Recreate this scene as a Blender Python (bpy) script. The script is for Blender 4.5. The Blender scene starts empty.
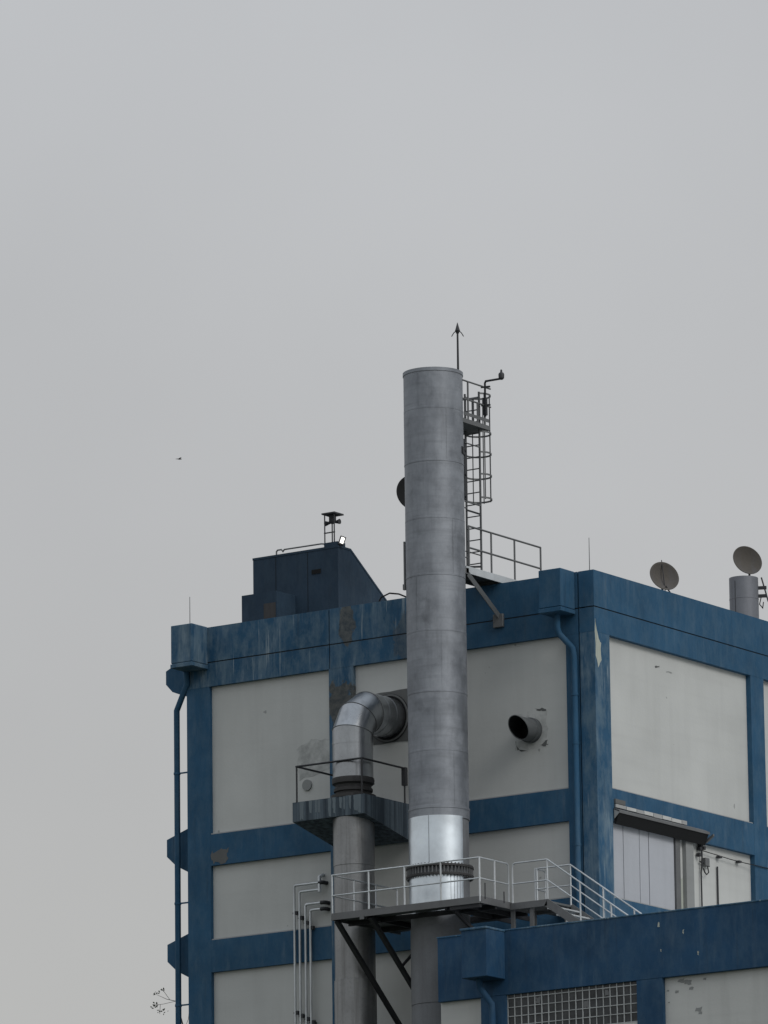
import bpy, bmesh, math, random
from mathutils import Vector, Matrix
random.seed(7)
R_ = math.radians
SC = bpy.context.scene
COL = SC.collection

# ------------------------------------------------------------------ camera
cam_d = bpy.data.cameras.new('camera')
cam = bpy.data.objects.new('camera', cam_d); COL.objects.link(cam)
cam_d.sensor_fit = 'VERTICAL'; cam_d.sensor_height = 36.0
cam_d.lens = 6650.0 / 1024.0 * 36.0
cam_d.clip_start = 0.5; cam_d.clip_end = 8000
Rv = Vector((0.82223762, 0.56901122, -0.01230982))
Uv = Vector((0.13151167, -0.16890595, 0.97681905))
Fv = Vector((-0.5537418, 0.80479625, 0.21371244))
M = Matrix((Rv, Uv, -Fv)).transposed().to_4x4()
M.translation = Vector((92.694, -144.404, 1.6))
cam.matrix_world = M
SC.camera = cam

# ------------------------------------------------------------------ sky, sun, exposure
SUN_EL, SUN_AZ = 36.0, -12.0        # azimuth counted from +X towards +Y
w = bpy.data.worlds.new('World'); SC.world = w; w.use_nodes = True
nt = w.node_tree; nt.nodes.clear()
def wn(t, **k):
    n = nt.nodes.new(t)
    for a, b in k.items(): setattr(n, a, b)
    return n
sky = wn('ShaderNodeTexSky', sky_type='NISHITA', sun_disc=False)
sky.sun_elevation = R_(SUN_EL); sky.sun_rotation = R_(90 - SUN_AZ)
sky.dust_density = 6.0; sky.air_density = 1.0
hs = wn('ShaderNodeHueSaturation'); hs.inputs['Saturation'].default_value = 0.15
nt.links.new(sky.outputs[0], hs.inputs['Color'])
tc = wn('ShaderNodeTexCoord')
sep = wn('ShaderNodeSeparateXYZ'); nt.links.new(tc.outputs['Generated'], sep.inputs[0])
ramp = wn('ShaderNodeValToRGB')                      # overcast: horizon -> zenith
e = ramp.color_ramp.elements
e[0].position = 0.0; e[0].color = (0.46, 0.468, 0.465, 1)
e[1].position = 1.0; e[1].color = (0.76, 0.82, 0.90, 1)
k = e.new(0.14); k.color = (0.488, 0.491, 0.484, 1)
k = e.new(0.21); k.color = (0.508, 0.516, 0.526, 1)
k = e.new(0.29); k.color = (0.518, 0.532, 0.552, 1)
nt.links.new(sep.outputs['Z'], ramp.inputs[0])
ns = wn('ShaderNodeTexNoise'); ns.inputs['Scale'].default_value = 9.0; ns.inputs['Detail'].default_value = 4
ns.inputs['Roughness'].default_value = 0.5
nt.links.new(tc.outputs['Generated'], ns.inputs['Vector'])
mr = wn('ShaderNodeMapRange'); mr.inputs[1].default_value = 0.3; mr.inputs[2].default_value = 0.7
mr.inputs[3].default_value = 9.55; mr.inputs[4].default_value = 10.35
nt.links.new(ns.outputs[0], mr.inputs[0])
mul = wn('ShaderNodeVectorMath', operation='SCALE')
nt.links.new(ramp.outputs[0], mul.inputs[0]); nt.links.new(mr.outputs[0], mul.inputs['Scale'])
mix = wn('ShaderNodeMix', data_type='RGBA'); mix.inputs[0].default_value = 0.94
nt.links.new(hs.outputs[0], mix.inputs[6]); nt.links.new(mul.outputs[0], mix.inputs[7])
bg = wn('ShaderNodeBackground'); bg.inputs['Strength'].default_value = 0.1
nt.links.new(mix.outputs[2], bg.inputs['Color'])
wo = wn('ShaderNodeOutputWorld'); nt.links.new(bg.outputs[0], wo.inputs[0])

sd = bpy.data.lights.new('sun', 'SUN'); sd.energy = 1.0; sd.angle = R_(24); sd.color = (1.0, 0.97, 0.92)
so = bpy.data.objects.new('sun', sd); COL.objects.link(so)
sdir = Vector((math.cos(R_(SUN_EL))*math.cos(R_(SUN_AZ)), math.cos(R_(SUN_EL))*math.sin(R_(SUN_AZ)), math.sin(R_(SUN_EL))))
so.rotation_euler = sdir.to_track_quat('Z', 'Y').to_euler(); so.location = (40, 0, 80)

SC.view_settings.view_transform = 'Standard'; SC.view_settings.look = 'None'
SC.view_settings.exposure = 0.0; SC.view_settings.gamma = 1.0
SC.render.engine = 'CYCLES'

# ------------------------------------------------------------------ materials
class NB:
    def __init__(s, name):
        s.m = bpy.data.materials.new(name); s.m.use_nodes = True
        s.t = s.m.node_tree; s.b = s.t.nodes['Principled BSDF']
        g = s.t.nodes.new('ShaderNodeNewGeometry'); s.pos = g.outputs['Position']; s.nrm = g.outputs['Normal']
    def link(s, a, b): s.t.links.new(a, b)
    def scaled(s, v):
        n = s.t.nodes.new('ShaderNodeVectorMath'); n.operation = 'MULTIPLY'
        s.link(s.pos, n.inputs[0]); n.inputs[1].default_value = v; return n.outputs[0]
    def noise(s, vec, scale, detail=6, rough=0.55, dist=0.0):
        n = s.t.nodes.new('ShaderNodeTexNoise'); n.inputs['Scale'].default_value = scale
        n.inputs['Detail'].default_value = detail; n.inputs['Roughness'].default_value = rough
        n.inputs['Distortion'].default_value = dist
        s.link(vec, n.inputs['Vector']); return n.outputs[0]
    def rng(s, v, a, b, c=0.0, d=1.0):
        n = s.t.nodes.new('ShaderNodeMapRange'); n.clamp = True
        for i, x in enumerate((a, b, c, d)): n.inputs[i+1].default_value = x
        s.link(v, n.inputs[0]); return n.outputs[0]
    def math(s, op, a, b):
        n = s.t.nodes.new('ShaderNodeMath'); n.operation = op
        for i, x in enumerate((a, b)):
            if isinstance(x, (int, float)): n.inputs[i].default_value = x
            else: s.link(x, n.inputs[i])
        return n.outputs[0]
    def mix(s, f, a, b, blend='MIX'):
        n = s.t.nodes.new('ShaderNodeMix'); n.data_type = 'RGBA'; n.blend_type = blend
        for i, x in ((0, f), (6, a), (7, b)):
            if isinstance(x, (int, float)): n.inputs[i].default_value = x
            elif isinstance(x, tuple): n.inputs[i].default_value = (*x, 1)[:4]
            else: s.link(x, n.inputs[i])
        return n.outputs[2]
    def bump(s, h, strength, dist=0.02):
        n = s.t.nodes.new('ShaderNodeBump'); n.inputs['Strength'].default_value = strength
        n.inputs['Distance'].default_value = dist
        s.link(h, n.inputs['Height']); s.link(n.outputs[0], s.b.inputs['Normal'])
    def out(s, col, rough, metal=0.0):
        if isinstance(col, tuple): s.b.inputs['Base Color'].default_value = (*col, 1)
        else: s.link(col, s.b.inputs['Base Color'])
        if isinstance(rough, float): s.b.inputs['Roughness'].default_value = rough
        else: s.link(rough, s.b.inputs['Roughness'])
        s.b.inputs['Metallic'].default_value = metal
        return s.m

def paint_blue(name, base, chalk=0.25, chalk_lo=0.52, peel=(), dirt=0.3):
    n = NB(name)
    big = n.noise(n.pos, 0.7, 8, 0.6)
    c = n.mix(n.rng(big, 0.3, 0.7), tuple(x*0.82 for x in base), tuple(x*1.15 for x in base))
    # chalky faded vertical runs
    st = n.noise(n.scaled((3.2, 3.2, 0.5)), 1.0, 9, 0.62)
    msk = n.noise(n.pos, 0.45, 5, 0.6)
    f = n.math('MULTIPLY', n.rng(st, chalk_lo, chalk_lo+0.16), n.rng(msk, 0.38, 0.62))
    fine = n.noise(n.scaled((9, 9, 3)), 1.0, 8, 0.7)
    f = n.math('MULTIPLY', f, n.rng(fine, 0.35, 0.65, 0.25, 1.0))
    c = n.mix(n.math('MULTIPLY', f, chalk), c, (0.22, 0.29, 0.34))
    # dark grime runs
    dr = n.noise(n.scaled((5.5, 5.5, 0.3)), 1.3, 7, 0.6)
    c = n.mix(n.math('MULTIPLY', n.rng(dr, 0.56, 0.74), dirt), c, (0.018, 0.024, 0.032))
    # mottled fading
    mo = n.noise(n.scaled((2.6, 2.6, 1.5)), 1.0, 10, 0.72)
    c = n.mix(n.math('MULTIPLY', n.rng(mo, 0.44, 0.64), min(0.8, chalk*0.75)), c, (0.105, 0.168, 0.22))
    if chalk > 0.5:
        th = n.noise(n.scaled((9.0, 9.0, 0.42)), 1.0, 6, 0.55)
        tm = n.noise(n.scaled((1.1, 1.1, 0.9)), 1.0, 4, 0.5)
        f2 = n.math('MULTIPLY', n.rng(th, 0.60, 0.68), n.rng(tm, 0.42, 0.58))
        c = n.mix(n.math('MULTIPLY', f2, 0.75), c, (0.26, 0.32, 0.36))
    if peel:
        sx = n.t.nodes.new('ShaderNodeSeparateXYZ'); n.link(n.pos, sx.inputs[0])
        edge = n.noise(n.scaled((3.0, 3.0, 2.2)), 1.0, 9, 0.65)
        pc = n.mix(n.rng(n.noise(n.pos, 4.5, 9, 0.7), 0.35, 0.65), (0.035, 0.042, 0.048), (0.135, 0.135, 0.122))
        for (px, pz, rx, rz, op) in peel:        # spots where the paint has come away
            dx = n.math('DIVIDE', n.math('SUBTRACT', sx.outputs[0], px), rx)
            dz = n.math('DIVIDE', n.math('SUBTRACT', sx.outputs[2], pz), rz)
            d = n.math('ADD', n.math('MULTIPLY', dx, dx), n.math('MULTIPLY', dz, dz))
            d = n.math('ADD', d, n.math('MULTIPLY', n.math('SUBTRACT', edge, 0.5), 5.0))
            c = n.mix(n.math('MULTIPLY', n.rng(d, 0.95, 1.15, 1.0, 0.0), op), c, pc)
    n.bump(n.noise(n.pos, 18, 8, 0.6), 0.25, 0.01)
    n.b.inputs['Specular IOR Level'].default_value = 0.25
    return n.out(c, n.rng(fine, 0.3, 0.7, 0.6, 0.85))

def plaster(name, base, dirt=0.35, rust=0.0):
    n = NB(name)
    big = n.noise(n.pos, 0.5, 7, 0.55)
    c = n.mix(n.rng(big, 0.3, 0.7), tuple(x*0.93 for x in base), tuple(x*1.05 for x in base))
    st = n.noise(n.scaled((2.5, 2.5, 0.22)), 1.0, 8, 0.6)
    c = n.mix(n.math('MULTIPLY', n.rng(st, 0.5, 0.8), dirt*0.55), c, tuple(x*0.6 for x in base))
    band = n.noise(n.scaled((0.2, 0.2, 3.4)), 1.0, 5, 0.55)
    c = n.mix(n.math('MULTIPLY', n.rng(band, 0.52, 0.75), dirt*0.45), c, tuple(x*0.72 for x in base))
    sp = n.noise(n.pos, 3.3, 2, 0.4)
    c = n.mix(n.math('MULTIPLY', n.rng(sp, 0.775, 0.785), 0.5), c, tuple(x*0.25 for x in base))
    n.bump(n.noise(n.pos, 12, 9, 0.65), 0.3, 0.012)
    n.b.inputs['Specular IOR Level'].default_value = 0.2
    return n.out(c, 0.85)

def metal(name, base, rough=0.5, met=0.75, stain=0.35, streak=(4, 4, 0.35), tint=(0.10, 0.10, 0.11), brush=0.08):
    n = NB(name)
    a = n.noise(n.pos, 1.1, 9, 0.62)
    c = n.mix(n.rng(a, 0.32, 0.68), tuple(x*0.80 for x in base), tuple(x*1.12 for x in base))
    s_ = n.noise(n.scaled(streak), 1.0, 9, 0.65)
    c = n.mix(n.math('MULTIPLY', n.rng(s_, 0.5, 0.72), stain), c, tint)
    fine = n.noise(n.pos, 14, 8, 0.7)
    c = n.mix(n.math('MULTIPLY', n.rng(fine, 0.5, 0.7), stain*0.6), c, tuple(x*0.5 for x in base))
    n.bump(n.noise(n.pos, 3.0, 6, 0.6), brush, 0.02)
    return n.out(c, n.rng(a, 0.3, 0.7, rough*0.85, min(1.0, rough*1.2)), met)

BLUE = (0.022, 0.082, 0.158)
MB_blue = paint_blue('blue_paint', BLUE, 0.30)
MB_faded = paint_blue('faded_blue_paint', BLUE, 1.0, 0.455, dirt=0.35)
MB_peel = paint_blue('peeling_blue_paint', BLUE, 0.9, 0.45, peel=((-7.92, 37.0, 0.24, 0.5, 0.85), (-6.1, 36.4, 0.3, 0.6, 0.45)))
MB_peel2 = paint_blue('heavily_peeled_blue_paint', BLUE, 0.9, 0.44, peel=((-8.15, 34.75, 0.38, 0.75, 0.95), (-8.0, 33.3, 0.3, 0.5, 0.8)))
MB_dark = paint_blue('dark_blue_cladding', (0.021, 0.042, 0.070), 0.10)
MB_annex = paint_blue('annex_blue_paint', (0.016, 0.060, 0.128), 0.25)
M_panel = plaster('grey_white_plaster', (0.52, 0.532, 0.522))
M_panel2 = plaster('annex_plaster', (0.52, 0.53, 0.52), 0.6)
M_door = plaster('white_sheet_door', (0.43, 0.45, 0.49), 0.35)
M_sill = plaster('sill_cement', (0.36, 0.37, 0.37), 0.6)
M_mortar = plaster('bare_mortar', (0.36, 0.375, 0.37), 0.9)
M_mortar_d = plaster('dark_mortar', (0.13, 0.135, 0.135), 0.8)
M_peelw = plaster('exposed_primer', (0.42, 0.45, 0.40), 0.5)
M_conc = plaster('grey_concrete', (0.26, 0.27, 0.27), 0.6)
M_roof = plaster('roof_screed', (0.22, 0.22, 0.21), 0.6)
def stack_mat():
    n = NB('weathered_stack_sheet')
    a = n.noise(n.scaled((1.3, 1.3, 0.9)), 1.0, 10, 0.66)
    c = n.mix(n.rng(a, 0.36, 0.64), (0.185, 0.20, 0.225), (0.315, 0.335, 0.37))
    h = n.noise(n.scaled((0.7, 0.7, 7.0)), 1.0, 7, 0.6)
    c = n.mix(n.math('MULTIPLY', n.rng(h, 0.48, 0.70), 0.35), c, (0.14, 0.15, 0.165))
    v = n.noise(n.scaled((5.0, 5.0, 0.5)), 1.0, 9, 0.65)
    c = n.mix(n.math('MULTIPLY', n.rng(v, 0.52, 0.72), 0.3), c, (0.10, 0.105, 0.115))
    d = n.noise(n.pos, 1.9, 6, 0.6, 0.4)
    c = n.mix(n.math('MULTIPLY', n.rng(d, 0.56, 0.76), 0.45), c, (0.075, 0.083, 0.095))
    n.bump(n.noise(n.scaled((1.2, 1.2, 2.5)), 1.5, 6, 0.6), 0.12, 0.03)
    return n.out(c, n.rng(a, 0.3, 0.7, 0.46, 0.64), 0.5)
M_stack = stack_mat()
M_stack_l = metal('dull_stack_sheet', (0.19, 0.20, 0.215), 0.65, 0.3, 0.4)
M_bright = metal('bright_aluminium_sheet', (0.78, 0.85, 0.91), 0.34, 1.0, 0.0, brush=0.012)
M_duct = metal('silver_duct_sheet', (0.40, 0.42, 0.44), 0.30, 0.95, 0.4, brush=0.06)
M_duct_l = metal('stained_duct_sheet', (0.32, 0.325, 0.33), 0.42, 0.75, 0.6, streak=(7, 7, 0.2), tint=(0.085, 0.083, 0.08))
M_galv = metal('galvanised_steel', (0.62, 0.65, 0.67), 0.45, 0.7, 0.15)
M_galv_d = metal('weathered_steel', (0.17, 0.175, 0.18), 0.6, 0.5, 0.3)
M_deck = metal('steel_deck', (0.13, 0.14, 0.145), 0.65, 0.4, 0.4)
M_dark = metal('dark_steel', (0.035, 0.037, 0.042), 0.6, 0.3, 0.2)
M_black = plaster('flat_black', (0.012, 0.013, 0.014), 0.3)  # black of the sooty linings, shared by other near-black parts
M_rusty = metal('grimy_flange', (0.055, 0.054, 0.055), 0.7, 0.35, 0.4)
M_dish = metal('dish_grey', (0.095, 0.086, 0.076), 0.85, 0.0, 0.6)
M_flue = metal('zinc_flue', (0.20, 0.21, 0.235), 0.55, 0.5, 0.35)
M_rubber = plaster('black_cable', (0.02, 0.02, 0.022), 0.2)
M_leaf = plaster('leaf', (0.035, 0.05, 0.03), 0.3)
M_bark = plaster('twig_bark', (0.06, 0.05, 0.045), 0.3)
M_feather = plaster('dark_feathers', (0.03, 0.03, 0.032), 0.2)
M_mesh = metal('pale_grille_bars', (0.42, 0.44, 0.45), 0.6, 0.1, 0.3)
def blotchy():
    n = NB('patched_plaster')
    a = n.noise(n.pos, 3.2, 10, 0.68)
    c = n.mix(n.rng(a, 0.36, 0.62), (0.32, 0.33, 0.325), (0.51, 0.522, 0.512))
    n.bump(a, 0.4, 0.01)
    return n.out(c, 0.9)
M_blotch = blotchy()
def stained_ledge():
    n = NB('stained_ledge_concrete')
    st = n.noise(n.scaled((6.5, 6.5, 0.12)), 1.0, 6, 0.6)
    c = n.mix(n.rng(st, 0.40, 0.62), (0.022, 0.036, 0.052), (0.10, 0.135, 0.165))
    fine = n.noise(n.pos, 7, 8, 0.7)
    c = n.mix(n.rng(fine, 0.45, 0.75, 0, 0.5), c, (0.05, 0.065, 0.08))
    n.bump(fine, 0.3, 0.01)
    return n.out(c, 0.85)
M_ledge = stained_ledge()
M_run = plaster('lime_run', (0.15, 0.185, 0.21), 0.8)
def dark_glass():
    n = NB('dark_window_glass')
    return n.out(n.mix(n.rng(n.noise(n.pos, 3.5, 4), 0.3, 0.7), (0.010, 0.012, 0.014), (0.05, 0.055, 0.06)), 0.35)
M_glass = dark_glass()
def ground_mat():
    n = NB('ground_asphalt_and_grass')
    a = n.noise(n.pos, 0.02, 8, 0.6)
    return n.out(n.mix(n.rng(a, 0.4, 0.6), (0.07, 0.07, 0.068), (0.06, 0.08, 0.04)), 0.95)
M_ground = ground_mat()
def lamp_mat():
    n = NB('lit_lamp_face'); n.b.inputs['Emission Color'].default_value = (1, 0.98, 0.9, 1)
    n.b.inputs['Emission Strength'].default_value = 1.6
    return n.out((0.9, 0.9, 0.85), 0.4)
M_lamp = lamp_mat()

# ------------------------------------------------------------------ mesh helpers
def B(): return bmesh.new()
def box(bm, x0, x1, y0, y1, z0, z1, bev=0.0):
    t = bmesh.new()
    vs = [t.verts.new((x, y, z)) for z in (z0, z1) for y in (y0, y1) for x in (x0, x1)]
    for f in ((0, 2, 3, 1), (4, 5, 7, 6), (0, 1, 5, 4), (2, 6, 7, 3), (0, 4, 6, 2), (1, 3, 7, 5)):
        t.faces.new([vs[i] for i in f])
    if bev: bmesh.ops.bevel(t, geom=t.edges[:], offset=bev, segments=1, affect='EDGES')
    add(bm, t)
def add(bm, t):
    mp = {v: bm.verts.new(v.co) for v in t.verts}
    for f in t.faces: bm.faces.new([mp[v] for v in f.verts])
    t.free()
def prism(bm, poly, axis, a, b):
    def P(u, v, k):
        return {'x': (k, u, v), 'y': (u, k, v), 'z': (u, v, k)}[axis]
    A = [bm.verts.new(P(u, v, a)) for u, v in poly]; C = [bm.verts.new(P(u, v, b)) for u, v in poly]
    n = len(poly)
    fs = [bm.faces.new(A), bm.faces.new(C[::-1])]
    for i in range(n): fs.append(bm.faces.new((A[i], C[i], C[(i+1) % n], A[(i+1) % n])))
    bmesh.ops.recalc_face_normals(bm, faces=fs)
def tube(bm, pts, r, seg=8, caps=True, closed=False, split=False):
    pts = [Vector(p) for p in pts]; n = len(pts)
    d0 = (pts[1]-pts[0]).normalized()
    up = Vector((0, 0, 1)) if abs(d0.z) < 0.9 else Vector((1, 0, 0))
    u = d0.cross(up).normalized(); v = d0.cross(u).normalized(); prev = d0
    rings = []
    for i in range(n):
        a = (pts[i]-pts[i-1]).normalized() if (i > 0 or closed) else (pts[1]-pts[0]).normalized()
        b = (pts[(i+1) % n]-pts[i]).normalized() if (i < n-1 or closed) else a
        if i > 0:
            q = prev.rotation_difference(a); u = q @ u; v = q @ v
        prev = a
        t = (a+b)
        t = t.normalized() if t.length > 1e-6 else a
        rr = r[i] if isinstance(r, (list, tuple)) else r
        ring = []
        for k in range(seg):
            an = 2*math.pi*k/seg
            o = u*math.cos(an)*rr + v*math.sin(an)*rr
            s = -o.dot(t)/max(0.2, a.dot(t))        # slide along a onto the mitre plane
            ring.append(bm.verts.new(pts[i]+o+a*s))
        rings.append(ring)
    m = n if closed else n-1
    fs = []
    for i in range(m):
        A, C = rings[i], rings[(i+1) % n]
        if split: A = [bm.verts.new(v_.co) for v_ in A]
        for k in range(seg):
            fs.append(bm.faces.new((A[k], A[(k+1) % seg], C[(k+1) % seg], C[k])))
    if caps and not closed:
        fs.append(bm.faces.new(rings[0][::-1])); fs.append(bm.faces.new(rings[-1]))
    bmesh.ops.recalc_face_normals(bm, faces=fs)
def bar(bm, p0, p1, wx, wz):
    """rectangular bar between two points (flat section wx wide, wz deep)"""
    p0, p1 = Vector(p0), Vector(p1); d = (p1-p0).normalized()
    up = Vector((0, 0, 1)) if abs(d.z) < 0.95 else Vector((0, 1, 0))
    s = d.cross(up).normalized()*wx/2; h = s.cross(d).normalized()*wz/2
    A = [bm.verts.new(p0+i*s+j*h) for i, j in ((-1, -1), (1, -1), (1, 1), (-1, 1))]
    C = [bm.verts.new(p1+i*s+j*h) for i, j in ((-1, -1), (1, -1), (1, 1), (-1, 1))]
    fs = [bm.faces.new(A[::-1]), bm.faces.new(C)]
    for i in range(4): fs.append(bm.faces.new((A[i], A[(i+1) % 4], C[(i+1) % 4], C[i])))
    bmesh.ops.recalc_face_normals(bm, faces=fs)
def lathe(bm, cx, cy, prof, seg=64, a0=None, a1=None):
    """revolve a closed or open (r, z) profile around the vertical at cx, cy"""
    full = a0 is None
    n = seg if full else seg+1
    rows = []
    for k in range(n):
        an = 2*math.pi*k/seg if full else a0+(a1-a0)*k/seg
        rows.append([bm.verts.new((cx+r*math.cos(an), cy+r*math.sin(an), z)) for r, z in prof])
    fs = []
    for k in range(seg):
        A, C = rows[k], rows[(k+1) % n]
        for i in range(len(prof)-1):
            try: fs.append(bm.faces.new((A[i], C[i], C[i+1], A[i+1])))
            except ValueError: pass
    return fs
def ragged(pts, n=5, amp=0.03):
    """a hand-torn outline: subdivide the polygon and jitter it"""
    o = []
    for i, (a, b) in enumerate(pts):
        c, d = pts[(i+1) % len(pts)]
        for k in range(n):
            t = k/n
            o.append((a+(c-a)*t+random.uniform(-amp, amp), b+(d-b)*t+random.uniform(-amp, amp)))
    return o

def thing(name, label, cat, loc, group=None):
    o = bpy.data.objects.new(name, None); COL.objects.link(o)
    o.location = loc; o.empty_display_size = 0.3
    o['label'] = label; o['category'] = cat
    if group: o['group'] = group
    return o
def part(name, bm, mat, parent, smooth=True, label=None, ang=38):
    me = bpy.data.meshes.new(name); bm.to_mesh(me); bm.free()
    root = parent
    while root is not None and root.parent: root = root.parent
    if root is not None: me.transform(Matrix.Translation(-root.location))
    me.materials.append(mat)
    if smooth:
        me.polygons.foreach_set('use_smooth', [True]*len(me.polygons)); me.set_sharp_from_angle(angle=R_(ang))
    o = bpy.data.objects.new(name, me); COL.objects.link(o)
    if parent is not None: o.parent = parent
    if label: o['label'] = label
    return o
def tagged(o, label, cat, group=None):
    o['label'] = label; o['category'] = cat
    if group: o['group'] = group
    return o
def onebox(name, mat, par, *a, bev=0.0, label=None):
    b = B(); box(b, *a, bev=bev); return part(name, b, mat, par, smooth=False, label=label)
def onetube(name, mat, par, pts, r, seg=8, label=None, **k):
    b = B(); tube(b, pts, r, seg, **k); return part(name, b, mat, par, label=label)
def onebar(name, mat, par, p0, p1, wx, wz, label=None):
    b = B(); bar(b, p0, p1, wx, wz); return part(name, b, mat, par, smooth=False, label=label)

# ------------------------------------------------------------------ ground
b = B(); S = 3500
b.faces.new([b.verts.new(p) for p in ((-S, -S, 0), (S, -S, 0), (S, S, 0), (-S, S, 0))])
g = part('ground', b, M_ground, None, smooth=False); g['kind'] = 'structure'

# ------------------------------------------------------------------ main building
DEP = 24.0
main = thing('tall_building', 'tall factory block with blue concrete frame and pale plaster panels behind the round metal chimney', 'building', (-6.65, 12, 0))
wall = onebox('wall', M_panel, main, -13.2, -0.15, 0.12, DEP-0.1, -0.3, 37.1)
b = B(); box(b, -13.1, -0.4, 0.4, DEP-0.3, 37.1, 37.16); part('roof', b, M_roof, main, smooth=False)
ZB = [(30.89, 31.75), (27.97, 28.85)] + [(27.97-2.9*i, 28.85-2.9*i) for i in range(1, 9)]
PAR0, PARG, PAR1 = 35.85, 36.52, 37.5
# left (front) columns
for x0, x1, m, lb in ((-13.3, -12.53, MB_blue, None), (-8.54, -7.74, MB_peel2, 'blue column with large patches of peeled paint'), (-0.9, -0.50, MB_blue, None)):
    onebox('column', m, main, x0, x1, 0.0, 0.4, -0.3, PAR0, label=lb)
onebox('column', MB_faded, main, -0.46, 0.0, 0.0, 0.73, -0.3, PAR0, label='corner column with worn paint')
for y0, y1 in ((7.82, 8.5), (15.4, 16.2), (23.2, 24.0)):
    onebox('column', MB_blue, main, -0.4, 0.0, y0, y1, -0.3, PAR0)
for x0, x1 in ((-12.53, -8.54), (-7.74, -0.9)):
    for z0, z1 in ZB:
        bm_ = onebox('beam', MB_blue, main, x0, x1, 0.003, 0.3, z0, z1)
        onebox('sill', M_sill, bm_, x0+0.002, x1-0.002, 0.03, 0.16, z1, z1+0.035)
for y0, y1 in ((0.73, 7.82), (8.5, 15.4), (16.2, 23.2)):
    for z0, z1 in ZB:
        bm_ = onebox('beam', MB_blue, main, -0.35, -0.003, y0, y1, z0, z1)
        onebox('sill', M_sill, bm_, -0.2, -0.03, y0+0.002, y1-0.002, z1, z1+0.03)
# parapet: lower band and upper band with a shadow groove between, cut at the expansion joints
for x0, x1, m in ((-13.3, -8.52, MB_faded), (-8.49, -4.4, MB_peel), (-4.4, -0.50, MB_blue)):
    onebox('parapet', m, main, x0, x1, -0.004, 0.3, PAR0, PARG-0.015)
    onebox('parapet', m, main, x0, x1, -0.012, 0.3, PARG+0.015, PAR1)
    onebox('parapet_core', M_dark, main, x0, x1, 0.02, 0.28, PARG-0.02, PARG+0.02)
for z0, z1, e_, in ((PAR0, PARG-0.015, 0.004), (PARG+0.015, PAR1, 0.012)):
    b = B(); prism(b, [(-0.46, -e_), (e_, -e_), (e_, 8.1), (-0.3, 8.1), (-0.3, 0.3), (-0.46, 0.3)], 'z', z0, z1)
    part('parapet', b, MB_blue, main, smooth=False)
    onebox('parapet', MB_blue, main, -0.3, e_, 8.103, DEP, z0, z1)
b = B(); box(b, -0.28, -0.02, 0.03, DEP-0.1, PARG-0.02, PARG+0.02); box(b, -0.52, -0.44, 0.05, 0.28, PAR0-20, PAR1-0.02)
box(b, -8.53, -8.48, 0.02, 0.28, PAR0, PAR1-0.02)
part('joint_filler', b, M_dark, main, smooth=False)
# far side parapets (not seen from the ground, close the roof edge)
onebox('parapet', MB_blue, main, -13.3, -13.0, 0.3, DEP, PAR0, PAR1)
onebox('parapet', MB_blue, main, -13.0, -0.3, DEP-0.3, DEP, PAR0, PAR1)
# projecting chamfered ledges along the left flank
for dz in (0, -2.9, -5.8, -8.7, -11.6):
    b = B(); z = 31.84+dz
    prism(b, [(-14.3, z), (-13.2, z+0.37), (-13.2, z-1.16), (-13.99, z-0.75), (-14.3, z-0.47)], 'y', 0.4, DEP-1)
    part('side_ledge', b, MB_blue, main, smooth=False)
b = B(); prism(b, [(-14.3, 36.54), (-14.05, 36.66), (-13.2, 36.8), (-13.2, 35.7), (-13.72, 35.8), (-14.08, 35.94), (-14.3, 36.17)], 'y', 0.4, DEP-1)
part('side_ledge', b, MB_blue, main, smooth=False)
# rainwater heads with downpipes
def rain_head(x0, x1, yf, yb, z0, z1, mat, par):
    b = B()
    box(b, x0, x1, yf, yb, z0+0.13, z1, bev=0.012)
    box(b, x0-0.015, x1+0.015, yf-0.015, yb, z0, z0+0.11, bev=0.01)
    box(b, x0+0.02, x1-0.02, yf+0.02, yb, z0+0.10, z0+0.14)
    return part('rain_head', b, mat, par, smooth=False)
rain_head(-13.28, -12.57, -0.75, -0.015, 36.33, 37.51, MB_faded, main)
rain_head(-1.27, -0.58, -0.70, -0.015, 36.36, 37.51, MB_blue, main)
def downpipe(pts, r, par, mat, zs, ax):
    p = onetube('downpipe', mat, par, pts, r, 14)
    for z in zs:
        x, y = pts[-1][0], pts[-1][1]
        b = B(); lathe(b, x, y, [(r, z-0.03), (r+0.014, z-0.03), (r+0.014, z+0.03), (r, z+0.03)], 16)
        q = {'x': (x, x+0.5, y-0.015, y+0.015, z-0.02, z+0.02), 'y': (x-0.015, x+0.015, y, y+0.3, z-0.02, z+0.02)}[ax]
        box(b, *q)
        part('bracket', b, mat, p, smooth=False)
downpipe([(-13.25, -0.10, 36.4), (-13.25, -0.05, 36.0), (-13.79, 0.2, 35.35), (-13.79, 0.2, 0.0)], 0.082, main, MB_blue, (33.6, 30.0, 27.2), 'x')
downpipe([(-0.93, -0.35, 36.4), (-0.93, -0.35, 36.0), (-0.93, -0.28, 35.85), (-0.63, -0.1, 35.45), (-0.58, -0.1, 35.2), (-0.58, -0.1, 0.0)], 0.083, main, MB_blue, (34.2, 32.9, 30.2), 'y')
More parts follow.
